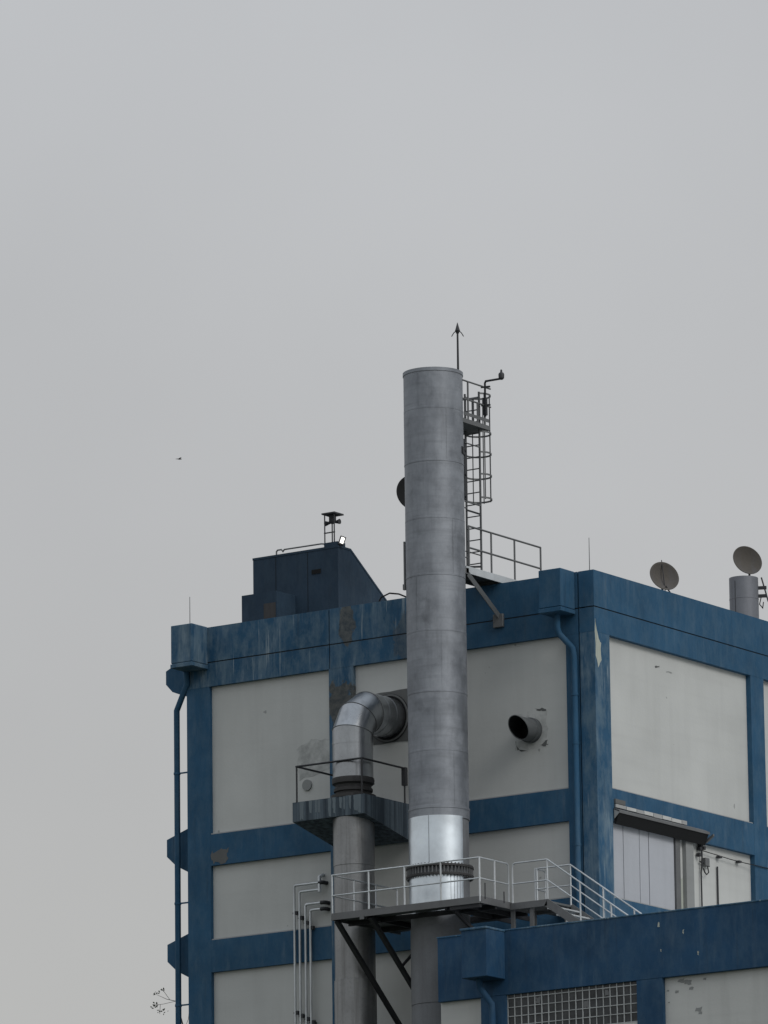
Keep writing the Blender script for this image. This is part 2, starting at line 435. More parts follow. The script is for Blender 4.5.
# worn patches
PATCH = [0]
def patch(name, pts, axis, at, th, mat, par, n=5, amp=0.03, label=None):
    PATCH[0] += 1; th *= 1.0+0.03*(PATCH[0] % 12)
    b = B(); prism(b, ragged(pts, n, amp), axis, at, at+th); return part(name, b, mat, par, smooth=False, label=label)
patch('mortar_patch', [(-9.70, 33.82), (-9.6, 32.95), (-8.62, 33.15), (-8.60, 33.95), (-9.2, 34.02)], 'y', 0.12, -0.006, M_blotch, wall, 7, 0.035)
patch('mortar_patch', [(-7.45, 35.02), (-7.42, 33.62), (-5.5, 33.62), (-5.5, 35.04)], 'y', 0.12, -0.012, M_mortar_d, wall, 7, 0.02)
patch('mortar_patch', [(-2.62, 33.95), (-2.62, 33.0), (-1.62, 32.98), (-1.6, 34.0)], 'y', 0.12, -0.005, M_blotch, wall, 7, 0.05)
for p in ([(-1.95, 34.0), (-1.62, 33.98), (-1.66, 33.9), (-1.92, 33.95)], [(-1.80, 33.04), (-1.62, 33.13), (-1.6, 32.98), (-1.76, 33.0)], [(-2.62, 33.2), (-2.55, 32.98), (-2.2, 32.9), (-2.5, 32.94), (-2.58, 33.08)]):
    patch('dark_smear', p, 'y', 0.115, -0.004, M_mortar_d, wall, 4, 0.03)
b = B(); prism(b, [(-9.36+0.15*math.cos(a*math.pi/12), 32.78+0.15*math.sin(a*math.pi/12)) for a in range(24)], 'y', 0.12, 0.07)
part('blanking_plate', b, M_conc, wall)
patch('peeled_patch', [(0.02, 36.15), (0.06, 36.2), (0.16, 35.75), (0.30, 35.55), (0.30, 35.1), (0.16, 34.9), (0.06, 35.2)], 'x', 0.0005, 0.004, M_peelw, main, 3, 0.02, label='torn patch of pale primer')
for p in ([(-12.5, 31.25), (-12.45, 30.95), (-11.95, 30.93), (-11.93, 31.3), (-12.15, 31.36)], ):
    patch('peeled_patch', p, 'y', 0.0025, -0.004, M_mortar_d, main, 5, 0.05, label='brown peeled patch')
patch('crack_mark', [(-0.15, 0), (0, 0)] if False else [(3.2, 35.42), (3.4, 35.46), (3.42, 35.40), (3.22, 35.37)], 'x', -0.15, 0.004, M_mortar_d, wall, 3, 0.02)
patch('crack_mark', [(3.75, 35.36), (4.05, 35.37), (4.05, 35.33), (3.78, 35.33)], 'x', -0.15, 0.004, M_mortar, wall, 3, 0.02)
# loading door, pilaster and canopy on the right face
dz0, dz1 = 28.88, 30.86
for y0, y1, nm in ((0.76, 1.35, 'door'), (1.38, 2.145, 'door'), (2.17, 2.595, 'door'), (2.63, 3.86, 'door')):
    onebox(nm, M_door, main, -0.15, -0.10, y0, y1, dz0, dz1, bev=0.006)
b = B(); box(b, -0.15, -0.135, 0.74, 3.9, dz0, dz1); part('door_backing', b, M_dark, main, smooth=False)
onebox('door_jamb', M_galv_d, main, -0.15, -0.05, 3.875, 4.10, dz0, dz1)
onebox('pilaster', M_conc, main, -0.15, -0.03, 4.36, 4.74, dz0, 30.88)
patch('mortar_patch', [(4.12, 29.75), (4.34, 29.85), (4.34, 28.9), (4.12, 28.9)], 'x', -0.15, 0.006, M_peelw, wall, 4, 0.02)
can = onebox('canopy', M_dark, main, 0.0, 0.02, 0.76, 5.22, 30.86, 31.22, label='dark projecting canopy with a broken pale edge strip')
b = B(); prism(b, [(0.02, 31.20), (0.17, 31.135), (0.17, 31.10), (0.05, 30.81), (0.02, 30.81)], 'y', 0.78, 5.20); part('soffit', b, M_black, can, smooth=False)  # soffit coloured an even near-black
b = B(); prism(b, [(0.021, 31.205), (0.172, 31.14), (0.172, 31.09), (0.188, 31.09), (0.188, 31.155), (0.021, 31.235)], 'y', 0.76, 5.24); part('roof_sheet', b, M_galv_d, can, smooth=False)
b = B(); prism(b, [(0.021, 31.19), (0.19, 31.11), (0.021, 30.95)], 'y', 0.762, 0.777); part('end_plate', b, M_sill, can, smooth=False)
y = 0.80
while y < 4.25:
    L = random.uniform(0.3, 0.55)
    b = B(); box(b, 0.021, 0.06, y, min(4.3, y+L), 31.245+random.uniform(-.01, .01), 31.34+random.uniform(-.008, .008)); part('edge_strip', b, M_panel2 if random.random() < 0.7 else M_sill, can, smooth=False)
    y += L+0.025
onebox('mortar_block', M_mortar_d, can, 0.0, 0.05, 0.80, 1.28, 31.36, 31.48)
b = B(); prism(b, [(0.05, 30.88), (0.28, 31.04), (0.28, 31.10), (0.05, 30.97)], 'y', 5.245, 5.31); part('gutter_end', b, M_galv_d, can, smooth=False)

# ------------------------------------------------------------------ annex
ann = thing('low_annex', 'low blue annex with a glass block window in front of the tall block', 'building', (6, -2, 0))
AX0, AX1, AY = -2.55, 22.0, -3.8
aw = B(); box(aw, AX0+0.004, AX1, AY+0.12, -0.04, -0.3, 26.5); box(aw, 0.06, AX1, -0.04, 14, -0.3, 26.5)
awall = part('wall', aw, M_panel2, ann, smooth=False)
for x0, x1 in ((AX0, AX0+0.0), ):
    pass
for x0, x1 in ((-1.23, -0.45), (3.5, 4.27), (8.25, 9.0), (13.0, 13.8), (18, 18.8)):
    onebox('column', MB_annex, ann, x0, x1, AY, AY+0.3, -0.3, 25.82)
onebox('parapet', MB_annex, ann, AX0, AX1, AY-0.004, AY+0.22, 25.82, 27.48, bev=0.012)
onebox('parapet', MB_annex, ann, AX0, AX0+0.22, AY+0.222, -0.05, 25.82, 27.48)
b = B(); box(b, AX0-0.015, AX1, AY-0.018, AY+0.24, 27.47, 27.51, bev=0.008); part('coping', b, MB_faded, ann, smooth=False)
rh = onebox('rain_head', MB_annex, ann, -1.24, -0.46, -4.65, AY-0.006, 26.22, 27.45, bev=0.012)
b = B(); box(b, -1.27, -0.44, -4.68, AY-0.02, 27.44, 27.50, bev=0.012); part('lid', b, MB_faded, rh, smooth=False)
onetube('downpipe', MB_annex, ann, [(-0.95, -4.3, 26.25), (-0.95, -4.25, 26.0), (-0.8, -3.95, 25.6), (-0.8, -3.92, 25.3), (-0.8, -3.92, 0)], 0.085, 14)
for z0, z1 in ((23.2, 23.95), (20.3, 21.1), (17.4, 18.2), (14.5, 15.3)):
    for x0, x1 in ((AX0, -1.23), (-0.45, 3.5), (4.27, 8.25), (9.0, 13.0), (13.8, 18)):
        onebox('beam', MB_annex, ann, x0, x1, AY+0.003, AY+0.2, z0, z1)
win = onebox('window', M_glass, ann, -0.45, 3.5, AY+0.075, AY+0.118, 24.78, 25.82, label='glass block window with pale joints')
b = B(); nx, nz = 19, 4
for i in range(nx+1):
    x = -0.44+i*(3.93/nx); t = random.uniform(0.008, 0.013); box(b, x-t, x+t, AY+0.05, AY+0.074, 24.78, 25.82)
for j in range(nz+1):
    z = 24.80+j*(0.232); t = random.uniform(0.008, 0.012); box(b, -0.45, 3.5, AY+0.053, AY+0.073, z-t, z+t)
part('grille', b, M_mesh, win, smooth=False)
for i, j in ((11, 2), (14, 3), (4, 3)):
    x = -0.44+i*(3.93/nx); z = 24.80+j*0.232
    patch('patched_block', [(x+0.02, z+0.03), (x+0.18, z+0.02), (x+0.17, z+0.19), (x+0.03, z+0.2)], 'y', AY+0.06, 0.01, M_galv_d, win, 4, 0.03)
onebox('sill', M_panel2, ann, -0.45, 3.5, AY+0.02, AY+0.12, 24.70, 24.778)
for x, z, s in ((4.20, 27.18, 0.05), (4.92, 26.93, 0.042), (4.25, 26.52, 0.026), (5.35, 26.35, 0.045)):
    patch('paint_chip', [(x-s*0.5, z-s), (x+s*0.4, z-s*1.3), (x+s*0.5, z+s), (x-s*0.3, z+s*1.1)], 'y', AY-0.0045, -0.003, M_peelw, ann, 3, s*0.3)
for x, z, s in ((4.75, 25.72, 0.10), (4.95, 25.66, 0.12), (5.05, 25.5, 0.07), (4.62, 25.45, 0.06), (5.25, 24.95, 0.1), (5.3, 24.85, 0.06), (5.45, 25.7, 0.05), (4.36, 25.5, 0.04), (4.38, 25.2, 0.03)):
    patch('dark_smear', [(x-s, z-s*0.4), (x+s*0.8, z-s*0.6), (x+s, z+s*0.5), (x-s*0.7, z+s*0.4)], 'y', AY+0.12, -0.004, M_conc, awall, 3, s*0.14)

# ------------------------------------------------------------------ rooftop housing
ho = thing('rooftop_housing', 'dark blue rooftop housing with a sloping right side on the left of the roof', 'roof housing', (-11.3, 4, 37.16))
HX0, HX1, HY = -12.75, -9.87, 2.4
b = B(); prism(b, [(HY, 37.16), (HY, 39.80), (HY+0.6, 39.80), (HY+4.5, 37.16)], 'x', HX0, HX1); hw = part('wall', b, MB_dark, ho, smooth=False)
b = B(); prism(b, [(HY-0.012, 39.80), (HY-0.012, 39.86), (HY+0.61, 39.86), (HY+4.55, 37.19), (HY+4.5, 37.162), (HY+0.6, 39.803), (HY, 39.803)], 'x', HX0-0.012, HX1+0.012); part('roof_trim', b, MB_dark, ho, smooth=False)
for x in (-11.98, -10.9): onebox('joint', M_black, hw, x, x+0.012, HY-0.006, HY-0.0005, 37.2, 39.79)
onebox('vent', M_black, hw, -10.75, -10.45, HY-0.02, HY-0.001, 39.15, 39.27)
lw = onebox('low_extension', MB_dark, ho, -12.5, -11.32, 1.5, HY-0.003, 37.16, 38.62)
onebox('louvre_panel', M_rusty, lw, -11.75, -11.35, 1.49, 1.499, 37.3, 38.3)
onebox('roof_plinth', MB_dark, ho, -10.35, -9.90, HY+0.02, HY+0.40, 39.802, 39.98)
b = B(); tube(b, [(-12.02, HY+0.1, 39.75), (-12.02, HY+0.1, 39.97), (-11.98, HY+0.1, 40.01), (-11.85, HY+0.1, 40.01), (-11.8, HY+0.1, 39.95), (-11.75, HY+0.1, 40.00), (-10.5, HY+0.12, 40.00), (-10.36, HY+0.12, 39.97)], 0.022, 8)
tagged(part('roof_pipe', b, M_galv_d, None), 'thin grey pipe along the top of the dark rooftop housing', 'pipe')
bs = thing('beacon_stand', 'black three-legged stand with a flat square top on the dark rooftop housing', 'siren stand', (-10.22, HY+0.3, 39.8))
for x, y, zb in ((-10.39, HY+0.12, 39.80), (-10.07, HY+0.12, 39.98), (-10.37, HY+0.45, 39.80)):
    onetube('leg', M_dark, bs, [(x, y, zb), (x, y, 40.80)], 0.018, 8)
onebar('crossbar', M_dark, bs, (-10.41, HY+0.12, 40.28), (-10.05, HY+0.12, 40.28), 0.03, 0.03)
b = B(); prism(b, [(-10.45, HY+0.05), (-10.01, HY+0.05), (-10.01, HY+0.5), (-10.45, HY+0.5)], 'z', 40.80, 40.84); part('top_plate', b, M_dark, bs, smooth=False)
b = B(); lathe(b, -10.23, HY+0.27, [(0.0, 40.80), (0.1, 40.80), (0.1, 40.62), (0.06, 40.56), (0.0, 40.56)], 20); part('siren_body', b, M_dark, bs)
for s in (-1, 1):
    b = B(); tube(b, [(-10.23+s*0.04, HY+0.27, 40.60), (-10.23+s*0.14, HY+0.27, 40.59), (-10.23+s*0.24, HY+0.27, 40.59)], [0.03, 0.045, 0.075], 14); part('horn', b, M_dark, bs)
fl = thing('floodlight', 'lit white floodlight tilted on the near corner of the dark rooftop housing', 'floodlight', (-9.95, HY+0.2, 39.98))
fn = Vector((0.72, -0.62, 0.10)).normalized(); fu = Vector((0.28, 0.18, 0.92)); fu = (fu-fn*fu.dot(fn)).normalized(); fs_ = fu.cross(fn)
def slab(c, a, bb, d, w2, h2, t2):
    t = B(); P = [t.verts.new(Vector(c)+a*i*w2+bb*j*h2+d*k_*t2) for k_ in (-1, 1) for j in (-1, 1) for i in (-1, 1)]
    fs2 = [t.faces.new([P[q] for q in f]) for f in ((0, 2, 3, 1), (4, 5, 7, 6), (0, 1, 5, 4), (2, 6, 7, 3), (0, 4, 6, 2), (1, 3, 7, 5))]
    bmesh.ops.recalc_face_normals(t, faces=fs2); return t
fc = Vector((-9.80, HY+0.10, 39.99))
part('lamp_housing', slab(fc, fs_, fu, fn, 0.08, 0.125, 0.03), M_dark, fl, smooth=False)
part('lamp_face', slab(fc+fn*0.034, fs_, fu, fn, 0.048, 0.088, 0.004), M_lamp, fl, smooth=False)
onebar('bracket', M_dark, fl, (-9.885, HY+0.16, 39.90), (-9.82, HY+0.13, 39.95), 0.05, 0.02)
tagged(onetube('roof_cable', M_rubber, None, [(-7.62, 1.0, 37.17), (-7.58, 1.0, 37.7), (-7.48, 1.0, 37.86), (-7.2, 1.0, 37.94), (-6.9, 1.0, 37.88), (-6.6, 1.0, 37.74), (-6.4, 1.0, 37.55), (-6.35, 1.0, 37.17)], 0.022, 8), 'black hooped cable rising above the parapet left of the chimney', 'cable')

# ------------------------------------------------------------------ chimney
CX, CY, CR = -3.655, -2.0, 0.787
st = thing('metal_chimney', 'tall round grey metal chimney with a bright aluminium sleeve near its foot', 'chimney', (CX, CY, 0))
seams = [42.88, 41.86, 40.42, 38.88, 37.35, 35.85, 34.22, 32.66, 31.17]
for i in range(len(seams)-1):
    z1, z0 = seams[i], seams[i+1]; r = CR+0.003*(i % 2)
    b = B(); lathe(b, CX, CY, [(r-0.03, z0+0.0), (r+0.004, z0+0.001), (r+0.004, z0+0.05), (r, z0+0.055), (r, z1-0.004), (r-0.03, z1-0.003)], 96)
    rg = part('shell_ring', b, M_stack, st)
    va = (-88, -31, -70, -20, -98, -47, -62, -25)[i]
    b = B(); lathe(b, CX, CY, [(r, z0+0.056), (r+0.006, z0+0.056), (r+0.006, z1-0.01), (r, z1-0.01), (r, z0+0.056)], 2, R_(va), R_(va+1.6)); part('vertical_seam', b, M_stack, rg, smooth=False)
b = B(); lathe(b, CX, CY, [(CR-0.03, 42.7), (CR-0.03, 42.96), (CR+0.016, 42.96), (CR+0.016, 42.87), (CR-0.01, 42.87)], 96); part('top_rim', b, M_stack, st)
b = B(); lathe(b, CX, CY, [(CR-0.08, 42.95), (CR-0.08, 36), (0, 36)], 64); part('flue_lining', b, M_black, st)
b = B(); lathe(b, CX, CY, [(CR-0.02, 30.9), (CR+0.016, 30.9), (CR+0.016, 31.13), (CR+0.026, 31.14), (CR+0.026, 31.20), (CR-0.02, 31.2)], 96); part('collar', b, M_stack, st)
b = B(); lathe(b, CX, CY, [(CR-0.012, 28.0), (CR-0.012, 30.92)], 96); part('old_shell', b, M_stack_l, st)
b = B(); lathe(b, CX, CY, [(CR, 27.9), (CR, 28.05), (CR-0.01, 28.06)], 96); lathe(b, CX, CY, [(CR+0.006, 0), (CR+0.006, 25.99), (CR-0.01, 26.0), (CR-0.01, 26.02), (CR+0.006, 26.03), (CR+0.006, 28.0), (CR-0.02, 28.0)], 96); part('lower_shell', b, M_stack_l, st)
def arc_sheet(r0, r1, z0, z1, a0, a1, seg):
    b = B(); lathe(b, CX, CY, [(r0, z0), (r1, z0), (r1, z1), (r0, z1), (r0, z0)], seg, R_(a0), R_(a1)); return b
part('bright_sleeve', arc_sheet(CR-0.005, CR+0.022, 29.66, 30.94, -175, -7, 72), M_bright, st)
part('bright_sleeve', arc_sheet(CR-0.005, CR+0.022, 28.40, 29.42, -175, -7, 72), M_bright, st)
part('sleeve_seam', arc_sheet(CR+0.02, CR+0.027, 29.66, 30.94, -76.5, -75.5, 2), M_stack, st)
for a in (-36, -29, -22.5, -16):
    part('sleeve_seam', arc_sheet(CR+0.02, CR+0.026, 28.45, 29.40, a, a+0.7, 2), M_stack, st)
b = B()
for z in (29.37, 29.60):
    lathe(b, CX, CY, [(CR-0.01, z), (CR+0.10, z), (CR+0.10, z+0.055), (CR-0.01, z+0.055)], 72)
fr = part('bolted_flange', b, M_rusty, st)
for i in range(52):
    a = 2*math.pi*i/52; x, y = CX+(CR+0.065)*math.cos(a), CY+(CR+0.065)*math.sin(a)
    onetube('bolt', M_galv_d, fr, [(x, y, 29.33), (x, y, 29.69)], 0.020, 6)
part('support_strap', arc_sheet(CR, CR+0.03, 40.72, 40.9, 12, 40, 14), M_dark, st)
la, ra = R_(-145.5), R_(34.5)
lx, ly = CX+(CR+0.03)*math.cos(la), CY+(CR+0.03)*math.sin(la)
cd = onetube('conduit', M_galv_d, st, [(lx, ly, 38.4), (lx, ly, 37.15)], 0.03, 8)
onebox('bracket', M_galv_d, cd, lx-0.05, lx+0.03, ly-0.03, ly+0.05, 37.1, 37.25)
b = B(); box(b, -3.20, -3.05, -1.46, -1.33, 39.55, 41.2); ch = part('cable_channel', b, M_dark, st, smooth=False)
for z in (40.85, 40.2, 39.6): onebar('bracket', M_dark, ch, (-3.2, -1.5, z), (-2.96, -1.5, z), 0.06, 0.05)
for x, z in ((-3.25, 40.02), (-3.1, 33.2)): 
    pass
lr = thing('lightning_rod', 'black lightning rod with an arrow tip on the chimney rim', 'lightning rod', (-3.05, -1.65, 42.9))
rx, ry = CX+(CR-0.02)*math.cos(R_(12)), CY+(CR-0.02)*math.sin(R_(12))
rx, ry = -3.10, -1.62
onetube('rod', M_dark, lr, [(rx, ry, 42.6), (rx, ry, 44.08)], [0.033, 0.026], 10)
b = B(); tube(b, [(rx, ry, 44.05), (rx, ry, 44.13), (rx, ry, 44.17), (rx, ry, 44.35)], [0.035, 0.07, 0.055, 0.006], 12); part('arrow_tip', b, M_dark, lr)
for a in (34.5, 214.5, 124.5):
    dx, dy = math.cos(R_(a)), math.sin(R_(a))
    onetube('prong', M_dark, lr, [(rx+0.03*dx, ry+0.03*dy, 44.13), (rx+0.10*dx, ry+0.10*dy, 44.07), (rx+0.16*dx, ry+0.16*dy, 43.97)], 0.013, 6)

# ------------------------------------------------------------------ caged ladder
ld = thing('caged_ladder', 'steel ladder with hooped safety cage on the right of the chimney', 'ladder', (-3.28, -0.72, 37.7))
LX0, LX1, LY = -3.50, -3.05, -0.72
for x in (LX0, LX1): onebar('ladder_rail', M_galv_d, ld, (x, LY, 37.7), (x, LY, 42.62), 0.042, 0.042)
z = 37.95
while z < 42.6:
    onetube('rung', M_galv_d, ld, [(LX0, LY, z), (LX1, LY, z)], 0.017, 8); z += 0.322
hc, hr = (-3.275, LY+0.27), 0.35
for z in (39.74, 40.38, 40.98, 41.54, 42.58):
    pts = [(LX1, LY, z)]+[(hc[0]+hr*math.cos(R_(a)), hc[1]+hr*math.sin(R_(a)), z) for a in range(-45, 226, 15)]+[(LX0, LY, z)]
    b = B()
    for p, q in zip(pts[:-1], pts[1:]): bar(b, p, q, 0.016, 0.045)
    part('cage_hoop', b, M_galv_d, ld, smooth=False)
for a in (-25, 15, 55, 100, 150, 195):
    x, y = hc[0]+(hr-0.015)*math.cos(R_(a)), hc[1]+(hr-0.015)*math.sin(R_(a))
    onebar('cage_strap', M_galv_d, ld, (x, y, 39.70), (x, y, 42.61), 0.026, 0.015)
for z in (38.15, 39.5, 41.1):
    for x in (LX0, LX1): onebar('standoff', M_galv_d, ld, (x, LY, z), (x, -1.3 if x < -3.3 else -1.45, z), 0.045, 0.02)
onebar('brace_strap', M_galv_d, ld, (LX0, LY, 39.45), (LX1, LY, 39.27), 0.03, 0.05)
onebar('brace_strap', M_galv_d, ld, (LX0, LY, 37.9), (LX1, LY, 37.85), 0.03, 0.05)

up = thing('chimney_platform', 'small railed platform at the top of the chimney beside the ladder cage', 'platform', (-3.3, -1, 41.6))
b = B(); prism(b, [(-2.95, -1.75), (-2.95, -0.40), (-3.80, -0.40), (-3.80, -1.15), (-3.30, -1.28)], 'z', 41.60, 41.64); part('deck', b, M_deck, up, smooth=False)
onebar('edge_beam', M_galv_d, up, (-2.94, -1.75, 41.66), (-2.94, -0.38, 41.66), 0.03, 0.12)
onebar('edge_beam', M_galv_d, up, (-2.94, -0.385, 41.66), (-3.8, -0.385, 41.66), 0.03, 0.12)
onebar('toe_board', M_galv_d, up, (-2.95, -1.6, 41.86), (-2.95, -0.40, 41.86), 0.015, 0.09)
for z in (42.76, 42.26): onetube('handrail', M_galv_d, up, [(-2.96, -1.72, z), (-2.96, -0.30, z)], 0.024, 8)
for y in (-1.38, -0.93, -0.58): onetube('post', M_galv_d, up, [(-2.96, y, 41.64), (-2.96, y, 42.76 if y < -1 else 42.26)], 0.026, 8)
for x in (-3.22, -3.42): onetube('post', M_galv_d, up, [(x, -0.45, 41.64), (x, -0.45, 42.55)], 0.026, 8)
onetube('handrail', M_galv_d, up, [(-3.22, -0.45, 42.55), (-3.75, -0.45, 42.55)], 0.022, 8)
ob = thing('obstruction_light', 'dark warning lamp on a bent arm beside the chimney top', 'warning light', (-2.95, -0.6, 42.1))
onetube('arm', M_dark, ob, [(-2.93, -0.60, 41.95), (-2.93, -0.60, 42.86), (-2.90, -0.60, 42.91), (-2.42, -0.60, 42.91)], 0.029, 10)
onebox('clamp_box', M_dark, ob, -2.975, -2.885, -0.645, -0.555, 41.98, 42.45)
b = B(); lathe(b, -2.40, -0.60, [(0, 42.88), (0.04, 42.88), (0.075, 42.92), (0.08, 43.02), (0.065, 43.06), (0.03, 43.08), (0.025, 43.15), (0, 43.16)], 20); part('lamp', b, M_dark, ob)
for z in (42.76, 42.26): onebar('clamp', M_dark, ob, (-3.05, -0.61, z), (-2.80, -0.55, z), 0.05, 0.04)

# ------------------------------------------------------------------ roof gantry
gt = thing('roof_gantry', 'railed steel gantry bridging from the chimney back onto the roof', 'walkway', (-3.3, 0.3, 37.6))
GX0, GX1 = -3.75, -2.97
onebar('edge_beam', M_galv, gt, (GX1+0.02, -1.62, 37.62), (GX1+0.02, 2.05, 37.62), 0.04, 0.19)
onebar('edge_beam', M_galv_d, gt, (GX0, -1.2, 37.62), (GX0, 2.05, 37.62), 0.04, 0.19)
b = B(); box(b, GX0+0.022, GX1-0.002, -1.2, 2.05, 37.62, 37.65); dk = part('deck', b, M_deck, gt, smooth=False)
for y in (-0.9, 0.1, 1.1, 2.0): onebar('cross_beam', M_galv_d, gt, (GX0, y, 37.57), (GX1, y, 37.57), 0.05, 0.09)
for z in (38.82, 38.24): onetube('handrail', M_galv_d, gt, [(GX1, -1.43, z), (GX1, 2.03, z)], 0.027, 8)
for y in (-1.43, -0.36, 0.76, 2.03): onetube('post', M_galv_d, gt, [(GX1, y, 37.65), (GX1, y, 38.82)], 0.026, 8)
b = B(); bar(b, (-2.93, -1.55, 37.5), (-2.93, -0.1, 36.6), 0.02, 0.16); bar(b, (-2.98, -1.55, 37.57), (-2.98, -0.1, 36.67), 0.09, 0.02); part('brace', b, M_deck, gt, smooth=False)
onebox('wall_plate', M_galv_d, gt, -3.13, -2.82, -0.10, -0.014, 36.30, 36.66, bev=0.01)
onebox('clip_plate', M_galv_d, gt, -3.12, -2.93, -1.72, -1.5, 37.5, 37.66)

# ------------------------------------------------------------------ exhaust duct and its ledge
DX, DY, DR = -6.65, -1.62, 0.54
du = thing('exhaust_duct', 'silver elbow duct leaving the wall and dropping through the stained ledge', 'duct', (DX, DY, 0))
def mitred(pts, r, seg=48): 
    b = B(); tube(b, pts, r, seg, caps=False, split=True); return b
cyy, czz, br = -0.72, 33.40, 0.90
arc = [(DX, cyy-br/math.cos(R_(15))*math.sin(R_(a)), czz+br/math.cos(R_(15))*math.cos(R_(a))) for a in (15, 45, 75)]
part('elbow', mitred([(DX, 0.12, czz+br), (DX, cyy, czz+br)]+arc+[(DX, DY, czz-0.05)], DR), M_duct, du, ang=20)
for a in (15, 45, 75):
    R0 = br/math.cos(R_(15)); t_ = R_(a); pc = Vector((DX, cyy-R0*math.sin(t_), czz+R0*math.cos(t_)))
    e1 = Vector((1, 0, 0)); e2 = Vector((0, -math.sin(t_), math.cos(t_)))
    b = B(); tube(b, [tuple(pc+e1*(DR+0.003)*math.cos(2*math.pi*i/56)+e2*(DR/math.cos(R_(15))+0.003)*math.sin(2*math.pi*i/56)) for i in range(56)], 0.012, 6, closed=True)
    part('elbow_seam', b, M_galv_d, du)
b = B(); lathe(b, DX, DY, [(DR+0.008, czz-0.09), (DR+0.008, czz-0.02), (DR-0.01, czz-0.015)], 48)
lathe(b, DX, DY, [(DR, 32.35), (DR, czz-0.09), (DR+0.008, czz-0.09)], 48); part('riser', b, M_duct, du)
b = B()
for yy in (-0.28, -0.62):
    tube(b, [(DX, yy-0.02, czz+br), (DX, yy+0.02, czz+br)], DR+0.008, 48)
part('seam_band', b, M_duct, du)
b = B(); lathe(b, DX, DY, [(DR-0.02, 32.42), (DR+0.02, 32.41), (DR+0.03, 32.36), (DR+0.02, 32.26), (DR-0.05, 32.22), (DR-0.06, 32.16), (DR-0.02, 32.12), (DR-0.02, 32.05), (DR-0.07, 32.03), (DR-0.07, 31.96), (DR+0.06, 31.95), (DR+0.06, 31.862)], 48); part('flange_collar', b, M_rusty, du)
b = B(); lathe(b, DX, DY, [(DR+0.02, 0.0), (DR+0.02, 27.0), (DR, 27.01), (DR, 30.04), (DR+0.012, 30.05), (DR+0.012, 31.6)], 48); part('lower_pipe', b, M_duct_l, du)
b = B(); n_ = 48
for yy in (0.105,):
    prism(b, [(DX+0.66*math.cos(2*math.pi*i/n_), czz+br+0.66*math.sin(2*math.pi*i/n_)) for i in range(n_)], 'y', 0.10, 0.06)
part('wall_gap_collar', b, M_black, du)  # black disc: shade of the open gap round the duct, put into colour
b = B(); ring = [(0.60, 0.05), (0.64, 0.05), (0.66, 0.07), (0.66, 0.1), (0.60, 0.1), (0.60, 0.05)]
rows = []
for i in range(n_):
    a = 2*math.pi*i/n_; rows.append([b.verts.new((DX+r*math.cos(a), y, czz+br+r*math.sin(a))) for r, y in ring[:-1]])
for i in range(n_):
    A, C = rows[i], rows[(i+1) % n_]
    for j in range(5): b.faces.new((A[j], A[(j+1) % 5], C[(j+1) % 5], C[j]))
bmesh.ops.recalc_face_normals(b, faces=b.faces[:])
part('wall_ring', b, M_mortar_d, du)

lg = thing('concrete_ledge', 'stained tapered concrete ledge with thin black railing around the silver duct', 'ledge', (-7.1, -1.1, 30.8))
LX_0, LX_1, LYF = -8.22, -5.90, -2.2
b = B(); prism(b, [(LYF, 31.86), (LYF, 31.34), (-0.014, 30.86), (-0.014, 31.86)], 'x', LX_0, LX_1)
part('slab', b, M_ledge, lg, smooth=False)
for k_ in range(15):
    x = random.choice((random.uniform(-7.45, -6.0), random.uniform(-8.1, -6.0))); wd = random.uniform(0.02, 0.075); ln = random.uniform(0.30, 0.515)
    patch('lime_run', [(x-wd, 31.855), (x+wd, 31.855), (x+wd*0.7, 31.86-ln), (x-wd*0.6, 31.86-ln*0.93)], 'y', LYF-0.0005, -0.0025-0.0004*k_, M_run, lg, 5, 0.008)
zr = 32.82; xa, xb, ya = LX_0+0.14, LX_1-0.07, LYF+0.005
onetube('handrail', M_dark, lg, [(xa, -0.2, zr), (xa, ya, zr), (xb, ya, zr), (xb, -0.2, zr)], 0.028, 8)
for x, y in ((xa, ya), (xb, ya), (xb, -0.2), (xa, -0.2)): onetube('post', M_dark, lg, [(x, y, 31.86), (x, y, zr)], 0.024, 8)
onebox('conduit_box', M_dark, lg, xb-0.06, xb+0.06, -0.26, -0.14, 32.35, 32.84)

# ------------------------------------------------------------------ slanted vent pipe
vp = thing('vent_pipe', 'short slant-cut vent pipe poking out of the pale panel right of the chimney', 'vent', (-2.1, 0.1, 33.45))
VX, VZ, VR = -2.10, 33.44, 0.30; n_ = 48
def vent_surface(r, y0, flip):
    b = B(); A, C = [], []
    for i in range(n_):
        a = 2*math.pi*i/n_; dz = r*math.sin(a)
        A.append(b.verts.new((VX+r*math.cos(a), y0, VZ+dz))); C.append(b.verts.new((VX+r*math.cos(a), -0.51-0.72*dz-0.05*r*math.cos(a), VZ+dz)))
    for i in range(n_):
        f = (A[i], A[(i+1) % n_], C[(i+1) % n_], C[i]); b.faces.new(f[::-1] if flip else f)
    return b, A, C
b, A, C = vent_surface(VR, 0.12, False)
part('pipe', b, M_deck, vp)
b = B(); pr_ = [(VR-0.004, 0.118), (VR+0.035, 0.118), (VR+0.035, -0.02), (VR-0.004, -0.03)]
rows = [[b.verts.new((VX+r*math.cos(2*math.pi*i/n_), y, VZ+r*math.sin(2*math.pi*i/n_))) for r, y in pr_] for i in range(n_)]
for i in range(n_):
    for j in range(3): b.faces.new((rows[i][j], rows[i][j+1], rows[(i+1) % n_][j+1], rows[(i+1) % n_][j]))
bmesh.ops.recalc_face_normals(b, faces=b.faces[:]); part('wall_gap_collar', b, M_deck, vp)
b, A, C = vent_surface(VR-0.018, 0.10, True); b.faces.new(A); part('sooty_lining', b, M_black, vp)
